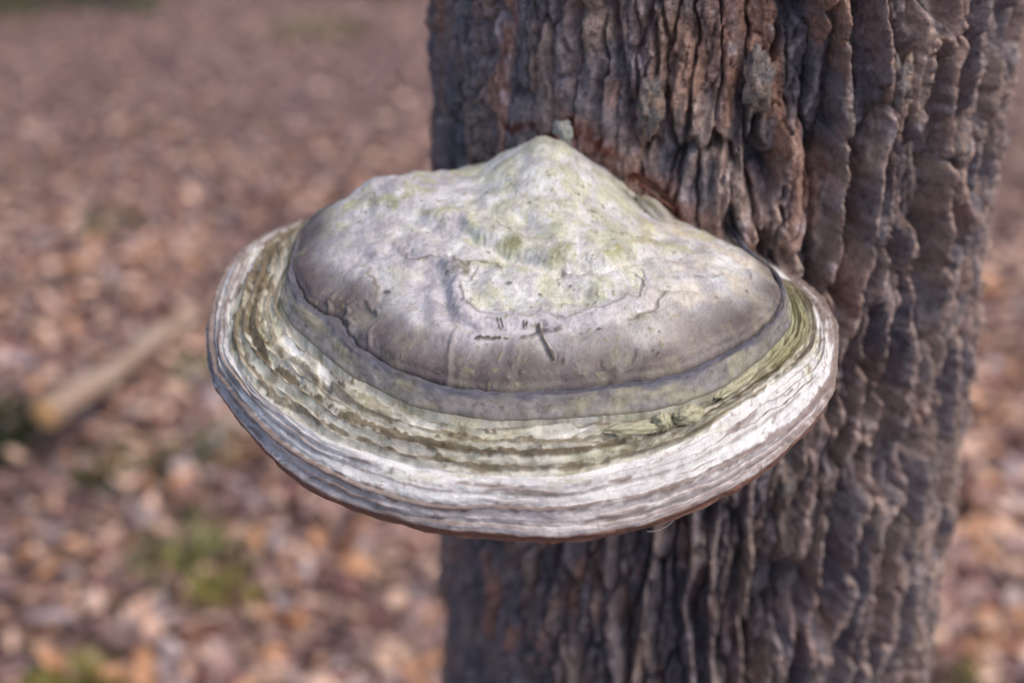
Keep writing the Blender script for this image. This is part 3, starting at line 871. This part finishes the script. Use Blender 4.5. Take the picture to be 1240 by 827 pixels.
# ------------------------------------------------------------------ grass tufts and moss cushions
def blades(n, spread, hgt, wid, seed, cols, lean=.5):
    r = np.random.default_rng(seed)
    a, rad = r.uniform(0, 6.28, n), spread * np.sqrt(r.random(n))
    b0 = np.stack([rad * np.cos(a), rad * np.sin(a)], -1)
    dirn = r.normal(0, lean, (n, 2)) + b0 / spread * .5
    H = hgt * r.uniform(.5, 1.2, n) * (1 - .5 * (rad / spread) ** 2)
    side = r.uniform(0, 6.28, n)
    sv = np.stack([np.cos(side), np.sin(side), 0 * side], -1)
    V = []
    for k, w in ((0, 1), (.45, .9), (.8, .6), (1, .08)):
        c0 = np.concatenate([b0 + dirn * (H * k ** 1.8)[:, None], (H * k * (1 - .25 * k))[:, None]], -1)
        V += [c0 - sv * wid * w, c0 + sv * wid * w]
    V = np.stack(V, 1)
    f = np.array([[0, 1, 3, 2], [2, 3, 5, 4], [4, 5, 7, 6]])
    Fq = (f[None] + (np.arange(n) * 8)[:, None, None]).reshape(-1, 4)
    cc = np.array(cols)[r.integers(0, len(cols), n)] * r.uniform(.7, 1.3, (n, 1))
    return V.reshape(-1, 3), Fq, np.repeat(cc, 8, axis=0)


GRN = [(.19, .21, .06), (.25, .25, .08), (.15, .17, .05)]
YEL = [(.30, .28, .05), (.22, .24, .05), (.34, .27, .09)]
MOSS = [(.045, .07, .018), (.07, .10, .022), (.035, .05, .015)]
PL = [('grass_tuft', -.55, 2.13, 110, .10, .085, .0035, GRN, 'fresh green grass tuft sprouting from the leaves below the fungus', 'grass'),
      ('grass_tuft', -.47, 2.05, 60, .05, .06, .003, YEL, 'small yellowish grass tuft beside the fresh green tuft', 'grass'),
      ('grass_tuft', -.655, 1.80, 120, .07, .055, .0035, YEL, 'low yellow green grass tuft apart from the others among brown leaves', 'grass'),
      ('grass_tuft', .66, 1.85, 40, .05, .05, .003, GRN, 'sparse green sprig growing on the far side of the trunk', 'grass'),
      ('moss_cushion', -1.07, 2.54, 700, .15, .05, .005, [(.02, .028, .009), (.03, .042, .012)], 'moss cushion painted dark as a shaded hollow by the sawn branch', 'moss'),  # real moss, its colour darkened to paint in the shaded hollow
      ('moss_cushion', -.74, 2.47, 200, .11, .035, .004, [(.06, .08, .02), (.09, .11, .03)], 'green moss cushion alongside the sawn branch', 'moss'),
      ('moss_cushion', -.58, 2.53, 90, .08, .04, .004, [(.08, .11, .03), (.10, .12, .04)], 'small moss patch at the end of the row beside the branch', 'moss'),
      ('moss_cushion', -.68, 2.86, 70, .06, .04, .004, [(.09, .14, .03)], 'tiny green moss tuft behind the sawn branch', 'moss'),
      ('moss_cushion', -.80, 6.15, 260, .24, .04, .006, [(.20, .18, .09), (.25, .20, .13)], 'pale yellow green moss patch far across the leaf litter', 'moss'),
      ('moss_cushion', -1.10, 3.78, 160, .10, .03, .005, MOSS, 'faint dark moss spot among the leaves behind the branch', 'moss')]
for i, (nm, x, y, n, sp, hg, wd, cols, lab, cat) in enumerate(PL):
    V, Fq, cc = blades(n, sp, hg, wd, 50 + i, cols, .45 if cat == 'grass' else .9)
    o = obj(nm, mesh_arrays(nm, V, Fq, cc, smooth=False, mats=[M_GREEN]), label=lab, category=cat)
    o.location = (x, y, float(ground_z(np.array([x]), np.array([y]))[0]) + .018)

# ------------------------------------------------------------------ two far trees whose feet show at the top of the view
for (x, y, r0, lab, mossy, sd) in ((-2.12, 7.02, .34, 'dark broad foot of a tree far across the forest floor', .5, 3), (-.56, 6.98, .085, 'slim distant tree with a dark mossy green foot', .9, 4)):
    t_ = thing('tree', (x, y, float(ground_z(np.array([x]), np.array([y]))[0]) - .05), lab, 'tree')
    z_ = np.concatenate([np.linspace(0, 1, 40), np.linspace(1.1, 6.5, 30)])
    a_ = np.linspace(0, 2 * np.pi, 96, endpoint=False)
    A_, Z_ = np.meshgrid(a_, z_)
    R_ = r0 * (1 - .07 * Z_) + r0 * .7 * np.exp(-Z_ / (.5 * r0 + .06)) * (1 + .4 * np.cos(5 * A_ + sd)) + r0 * .06 * perlin(np.cos(A_) * 9, np.sin(A_) * 9, Z_ * 2, sd)
    cc = np.zeros(R_.shape + (3,)) + np.array([.075, .06, .052])
    cc = mixc(cc, (.05, .07, .02), mossy * sstep(.9, .1, Z_) * sstep(-.4, .3, fbm(np.cos(A_) * 3, np.sin(A_) * 3, Z_ * 4, 9, 3)))
    obj('trunk', mesh_arrays('trunk', np.stack([R_ * np.cos(A_), R_ * np.sin(A_), Z_], -1), grid_faces(70, 96, closed=True), cc, mats=[M_BARK]), t_)
    limbs(t_, 6.4, 4, 2.2, r0 * .4, sd + 20, M_BARK)

# ------------------------------------------------------------------ bits of dead leaf caught behind the fungus, a fibre under its rim
for (x, z, ln, wd, tl, lab) in ((.0215, 1.2395, .011, .0055, .15, 'rust red leaf scrap caught under the pale nub above the dome'),
                                (.068, 1.2225, .026, .005, -.62, 'long rust red leaf scrap stuck to the bark above the side lobe'),
                                (.066, 1.207, .012, .006, -.8, 'dark red leaf scrap wedged between dome and side lobe')):
    ax, p0 = frame_at(arc_of(x), tl)
    a, b = np.meshgrid(np.linspace(-1, 1, 14), np.linspace(-1, 1, 7), indexing='ij')
    wdt = np.sqrt(np.maximum(1 - a ** 2, .02)) * (1 + .3 * perlin(a * 3 + x * 900, b * 2, 0, 5))
    Q = np.stack([a * ln * .5, .0035 + .0025 * a ** 2 + .0025 * b ** 2 + .001 * perlin(a * 4, b * 4, x * 700, 3), b * wdt * wd * .5], -1)
    W = Q @ ax
    cc = np.zeros(W.shape) + np.array([.13, .042, .026])
    cc = mixc(cc, (.20, .085, .05), sstep(0, .4, perlin(a * 3, b * 3, x * 300, 8)))
    o = obj('leaf_scrap', mesh_arrays('leaf_scrap', W, grid_faces(14, 7), cc, mats=[M_LEAF]), label=lab, category='leaf scrap')
    o.location = p0 + np.array([0, 0, z])

fp = [(.064 - .011 * q, .5035 - .006 * q, 1.1370 - .0018 * math.sin(q * 3.1) - .001 * q) for q in np.linspace(0, 1, 16)]
V, Fq = tube(fp, np.full(16, .00007), 6)
o = obj('fibre', mesh_arrays('fibre', V - np.array(fp[0]), Fq, np.zeros((len(V), 3)) + .6, mats=[M_CAP]), label='thin pale fibre hanging under the rim of the fungus', category='fibre')
o.location = fp[0]
